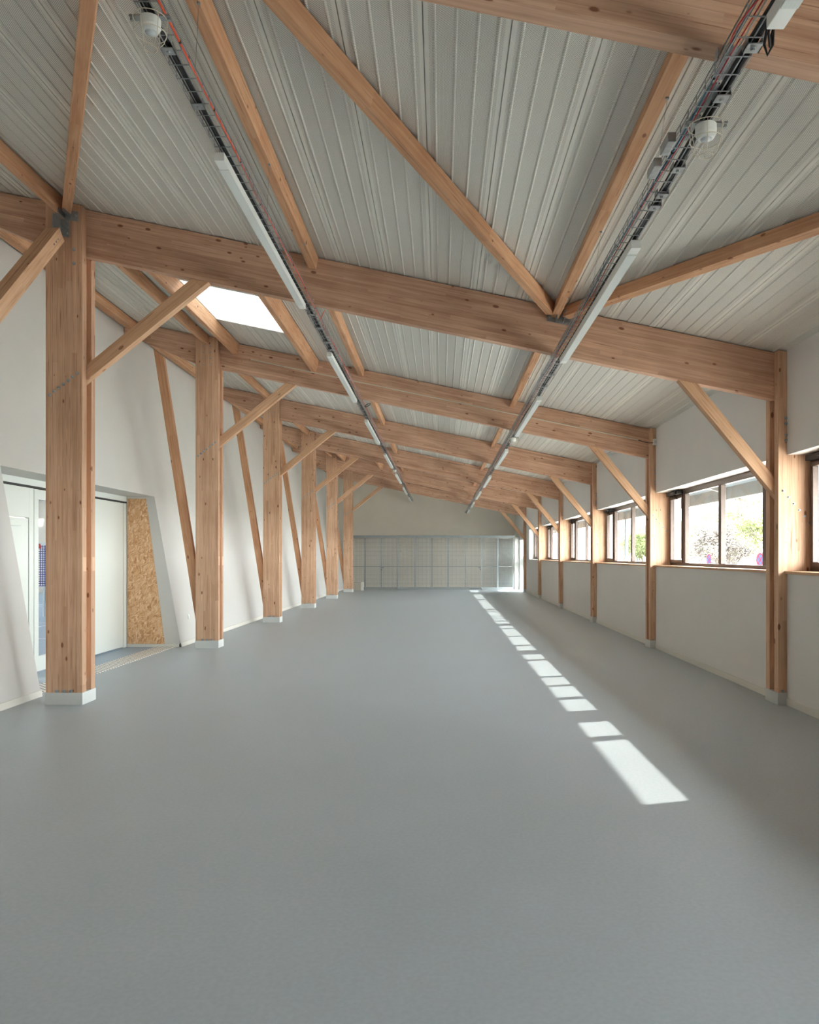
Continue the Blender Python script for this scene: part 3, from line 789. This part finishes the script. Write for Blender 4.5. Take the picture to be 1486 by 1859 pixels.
# ------------------------------------------------------------------ mesh lockers
FYN=35.8
px=[-4.3,-3.54,-2.79,-2.04,-1.21,-.43,.335,1.15,1.90,2.66,3.40]
pl=['hidden behind the last left column','left leaf of the double mesh door with the lock','right leaf of the double mesh door','just right of the double mesh door','third panel left of the single mesh door','second panel left of the single mesh door','directly left of the single mesh door','single mesh door with a black handle','just right of the single mesh door','rightmost, catching the sun']
for i in range(10):
    a,b_=px[i],px[i+1]
    isdoor=i in (1,2,7)
    lab=('galvanised mesh locker panel, ' if not isdoor else 'galvanised ')+pl[i]
    root=empty('mesh_door' if isdoor else 'mesh_panel',((a+b_)/2,FYN,0),lab,'door' if isdoor else 'fence panel','galvanised mesh front at the end of the hall')
    t=.035; zb,zt=.06,2.44
    mb=MB(); mb.box(a+.004,a+t,FYN,FYN+.03,zb,zt); mb.box(b_-t,b_-.004,FYN,FYN+.03,zb,zt); mb.box(a+t,b_-t,FYN,FYN+.03,zb,zb+t*1.3); mb.box(a+t,b_-t,FYN,FYN+.03,zt-t,zt); mb.box(a+t,b_-t,FYN,FYN+.03,1.06,1.09)
    link('frame',mb,M_FENCE,root)
    mb=MB(); r=.0052; q=a+t
    while q<b_-t: mb.box(q-r,q+r,FYN+.012,FYN+.017,zb+t,zt-t); q+=.062
    q=zb+t
    while q<zt-t: mb.box(a+t,b_-t,FYN+.017,FYN+.022,q-r,q+r); q+=.062
    link('wire_mesh',mb,M_FENCE,root)
    if i in (2,7):
        hx=a+.02 if i==2 else b_-.05
        mb=MB().box(hx-.03,hx+.04,FYN-.03,FYN,.93,1.07); lk=link('lock_case',mb,M_STEEL,root)
        mb=MB().tube([(hx,FYN-.03,1.03),(hx,FYN-.07,1.03),(hx+(.12 if i==2 else -.12),FYN-.07,1.03)],.012,8); mb.tube([(hx,FYN-.03,.92),(hx,FYN-.05,.92)],.02,8)
        link('handle',mb,M_BLACK,lk)
    if isdoor:
        for zz in (.45,2.1):
            hx=a if i in (1,7) else b_
            link('hinge',MB().tube([(hx,FYN-.01,zz-.06),(hx,FYN-.01,zz+.06)],.014,8),M_FENCE,root)
mb=MB().box(-4.3,3.46,FYN-.01,FYN+.06,2.44,2.53)
o=link('fence_rail',mb,M_FENCE); tag(o,'long top rail carrying the mesh front','rail')
mb=MB().box(-4.3,-3.56,FYN,FYN+.05,0,.06); mb.box(-2.02,1.15,FYN,FYN+.05,0,.06); mb.box(1.9,3.4,FYN,FYN+.05,0,.06)
o=link('fence_plinth',mb,M_FENCE); tag(o,'flat bottom rail under the mesh front','rail')
# loose blocks at the last left column
for (x0,x1,y0,y1,h,lab) in ((-3.95,-3.62,34.6,34.85,.36,'pale box standing upright just right of the last left column'),(-4.88,-4.62,33.0,33.3,.12,'low white block by the last leaning strut, left one'),(-4.58,-4.42,32.9,33.1,.14,'low white block between last strut and last column')):
    if 'upright' in lab:
        root=empty('block',((x0+x1)/2,y0,0),lab,'block')
        link('body',MB().box(x0,x1,y0,y1,0,h),M_CARD,root,bevel=.004); link('end_board',MB().box(x1,x1+.10,y0-.01,y1,0,h+.02),M_BASE,root)
    else:
        o=link('block',MB().box(x0,x1,y0,y1,0,h),M_BASE,bevel=.006); tag(o,lab,'block')

# small socket plate on left wall
z=.48; o=link('wall_socket',MB().prism([(wallx(.44)+.001,.44),(wallx(.52)+.001,.52),(wallx(.52)+.012,.52),(wallx(.44)+.012,.44)],13.95,14.03),M_WHITE)
tag(o,'small white socket low on the leaning wall past the door recess','socket')

# ------------------------------------------------------------------ outside
struct('ground_outside',MB().box(XO,160,-60,220,-.45,-.3),M_GROUND,'pale ground outside the windows')
struct('path_outside',MB().box(XO,7.5,-8,40,-.3,-.05),M_GROUND,'paved strip along the outside of the hall')
root=empty('canopy',(5,15,2.7),'grey canopy outside above the windows','canopy')
mb=MB().prism([(XO,3.02),(4.97,2.76),(4.97,2.82),(XO,3.08)],YB,YE+2); link('canopy_sheet',mb,M_CANOPY,root)
mb=MB(); 
mb.box(4.93,5.0,YB,YE+2,2.562,2.82); mb.box(5.0,5.03,YB,YE+2,2.72,2.83)
link('fascia',mb,M_FASCIA,root,bevel=.004)
for k in range(-1,7):
    mb=MB().prism([(XO,2.93),(4.93,2.67),(4.93,2.77),(XO,3.018)],FY(k)+.1,FY(k)+.18); link('rafter',mb,M_FASCIA,root)
for py_ in (0.4,10.4,20.4,30.4):
    link('post',MB().box(4.91,4.98,py_-.05,py_+.05,-.05,2.562),M_CANOPY,root)
def sign(x,y,z,th,lab):
    root=empty('no_stopping_sign',(x,y,-.3),lab,'road sign','no-stopping signs outside')
    ux=Vector((math.cos(th),math.sin(th),0)); nz=Vector((0,0,1)); nn=ux.cross(nz)   # faces the viewer side
    if nn.y>0: nn=-nn
    c=Vector((x,y,z))
    def disc(name,r,off,mat,poly=None):
        mb=MB(); n=36
        P=poly or [(r*math.cos(2*math.pi*i/n),r*math.sin(2*math.pi*i/n)) for i in range(n)]
        k=len(P)
        for o_ in (off,off+.004):
            for a,b_ in P: mb.v.append(tuple(c+ux*a+nz*b_+nn*o_))
        mb.f.append(tuple(range(k))); mb.f.append(tuple(range(2*k-1,k-1,-1)))
        for i in range(k): j=(i+1)%k; mb.f.append((i,i+k,j+k,j))
        link(name,mb,mat,root)
    disc('rim',.32,0,M_SIGNW); disc('red_border',.30,.004,M_REDS2); disc('blue_field',.225,.008,M_BLUES)
    for s in (1,-1):
        a=.245; w=.028; q=math.sqrt(.5)
        e=[(a*q,s*a*q),(-a*q,-s*a*q)]
        nx,ny=-s*q*w,q*w
        disc('red_bar',0,.012,M_REDS2,[(e[0][0]+nx,e[0][1]+ny),(e[1][0]+nx,e[1][1]+ny),(e[1][0]-nx,e[1][1]-ny),(e[0][0]-nx,e[0][1]-ny)])
    link('pole',MB().tube([c+Vector((0,0,.3))-nn*.04,Vector((x,y,-.3))-nn*.04],.03,8),M_STEEL,root)
M_REDS2=plain('sign_red',srgb(76,26,34),.9,spec=0); M_BLUES=plain('sign_blue',srgb(34,48,72),.9,spec=0)
sign(14.0,40.0,1.37,math.radians(47),'round no-stopping sign outside, the farther one seen left of the window mullion')
sign(14.3,34.3,1.40,math.radians(35),'round no-stopping sign outside, the nearer one beside the right window edge')
def tree(x,y,h,mi,lab,dens=1.0):
    root=empty('tree',(x,y,-.3),lab,'tree','trees and shrubs outside')
    tr=MB(); lf=MB(); rr=random.Random(int(x*13+y*7))
    def leafc(p,n,s):
        for _ in range(n):
            q=p+Vector((rr.gauss(0,s),rr.gauss(0,s),rr.gauss(0,s)))
            u=Vector((rr.gauss(0,1),rr.gauss(0,1),rr.gauss(0,1))).normalized(); w=u.orthogonal().normalized(); l=rr.uniform(.05,.10)
            b=len(lf.v); lf.v+= [tuple(q-u*l),tuple(q+w*l*.5),tuple(q+u*l),tuple(q-w*l*.5)]; lf.f.append((b,b+1,b+2,b+3))
    def br(p,d,L,r,dep):
        e=p+d*L; mid=p+d*L*.5+Vector((rr.gauss(0,.05),rr.gauss(0,.05),0))*L
        tr.tube([p,mid,e],[r,r*.85,r*.65],5,caps=False)
        if dep==0: leafc(e,int(16*dens),.22); return
        for i in range(rr.choice((3,4)) if dep>1 else 4):
            nd=(d+Vector((rr.gauss(0,.55),rr.gauss(0,.55),rr.gauss(.15,.3)))).normalized()
            br(e if i else mid,nd,L*rr.uniform(.6,.8),r*.6,dep-1)
        if dep<=2: leafc(mid,int(10*dens),.25)
    h*=1.2; n0=1 if h>5.4 else 3
    for i in range(n0):
        br(Vector((x+.3*i,y,-.3)),Vector((rr.gauss(0,.1),rr.gauss(0,.1),1)).normalized(),h*.36,.05+h*.012,4)
    link('trunk',tr,M_BARK,root); link('foliage',lf,M_LEAFS[mi],root)
spots=[(19,52,3.4,1),(23,62,4.6,0),(20,66,3.2,1),(20,78,3.4,2),(25,74,5.0,2),(27,84,4.6,1),(23,46,6.2,0),(22.5,54.5,8.6,0),(26,57,5.8,0),(21,58,3.8,2),(24,66,3.6,1),(22,73,4.0,1),(25,80,4.4,2),(28,92,5.6,0),(21,86,5.6,1),(24,100,5.2,0),(19,44,4.6,0),(20,36,5.4,2),(22,26,5.0,1),(30,108,6.4,2),(30,120,7.4,0),(27,70,5.6,0),(33,88,6.4,1)]
RANK={q[:2]:i for i,q in enumerate(sorted(spots,key=lambda t:t[1]))}
for i,(x,y,h,mi) in enumerate(spots):
    big='tall' if h>5.3 else 'low'
    tree(x,y,h,mi,'%s %s outside the windows, %s when counted from the nearest'%(big,['green tree','pale blossoming shrub','olive tree'][mi],(ORD+['eleventh','twelfth','thirteenth','fourteenth','fifteenth','sixteenth','seventeenth','eighteenth','nineteenth','twentieth','twenty-first','twenty-second','twenty-third'])[RANK[(x,y)]]),dens=1.6)

# ------------------------------------------------------------------ light
w=bpy.data.worlds.new('sky'); S.world=w; w.use_nodes=True; nt=w.node_tree
bg=nt.nodes['Background']
tc=N(nt,'ShaderNodeTexCoord'); sp=N(nt,'ShaderNodeSeparateXYZ'); nt.links.new(tc.outputs['Generated'],sp.inputs[0])
cr=ramp(nt,sp.outputs[2],[(0,(.97,.98,.985,1)),(.25,(.95,.98,1.0,1)),(1.0,(.70,.82,.97,1))])
nt.links.new(cr,bg.inputs[0]); bg.inputs[1].default_value=5.0
sd=bpy.data.lights.new('sun','SUN'); sd.energy=1.25; sd.angle=math.radians(.53); sd.color=(1,.95,.87)
so=bpy.data.objects.new('sun',sd); C.objects.link(so)
dv=Vector((-1,-.29,-.694)).normalized()
so.rotation_euler=dv.to_track_quat('-Z','Y').to_euler(); so.location=(30,20,20)
def portal(cx,cy,cz,sx,sy,d):
    l=bpy.data.lights.new('portal','AREA'); l.shape='RECTANGLE'; l.size=sx; l.size_y=sy; l.cycles.is_portal=True
    o=bpy.data.objects.new('portal',l); C.objects.link(o)
    o.location=(cx,cy,cz); o.rotation_euler=Vector(d).to_track_quat('-Z','Y').to_euler(); return o
for k,(a,b_) in spans.items():
    o=portal(4.10,(a+b_)/2,(ZS+ZH)/2,b_-a,ZH-ZS,(-1,0,0))
    o.rotation_euler=(math.radians(90),0,math.radians(90))
o=portal(4.10,34.8,1.15,2.1,2.3,(-1,0,0)); o.rotation_euler=(math.radians(90),0,math.radians(90))
for a,b_ in SKY: portal((SX0+SX1)/2,(a+b_)/2,5.92,SX1-SX0,b_-a,(0,0,-1))

# ------------------------------------------------------------------ camera
cd=bpy.data.cameras.new('camera'); cam=bpy.data.objects.new('camera',cd); C.objects.link(cam)
cam.location=(0,0,EYE); cam.rotation_euler=(math.radians(90),0,0)
cd.sensor_width=36; cd.sensor_fit='AUTO'; cd.lens=F/1859*36; cd.shift_x=-57/1859; cd.shift_y=78.5/1859; cd.clip_end=500
S.camera=cam
S.view_settings.view_transform='Standard'; S.view_settings.look='None'; S.view_settings.gamma=1; S.view_settings.use_curve_mapping=False
S.view_settings.exposure=3.05
S.cycles.max_bounces=12; S.cycles.diffuse_bounces=8; S.cycles.transparent_max_bounces=16; S.cycles.sample_clamp_indirect=8
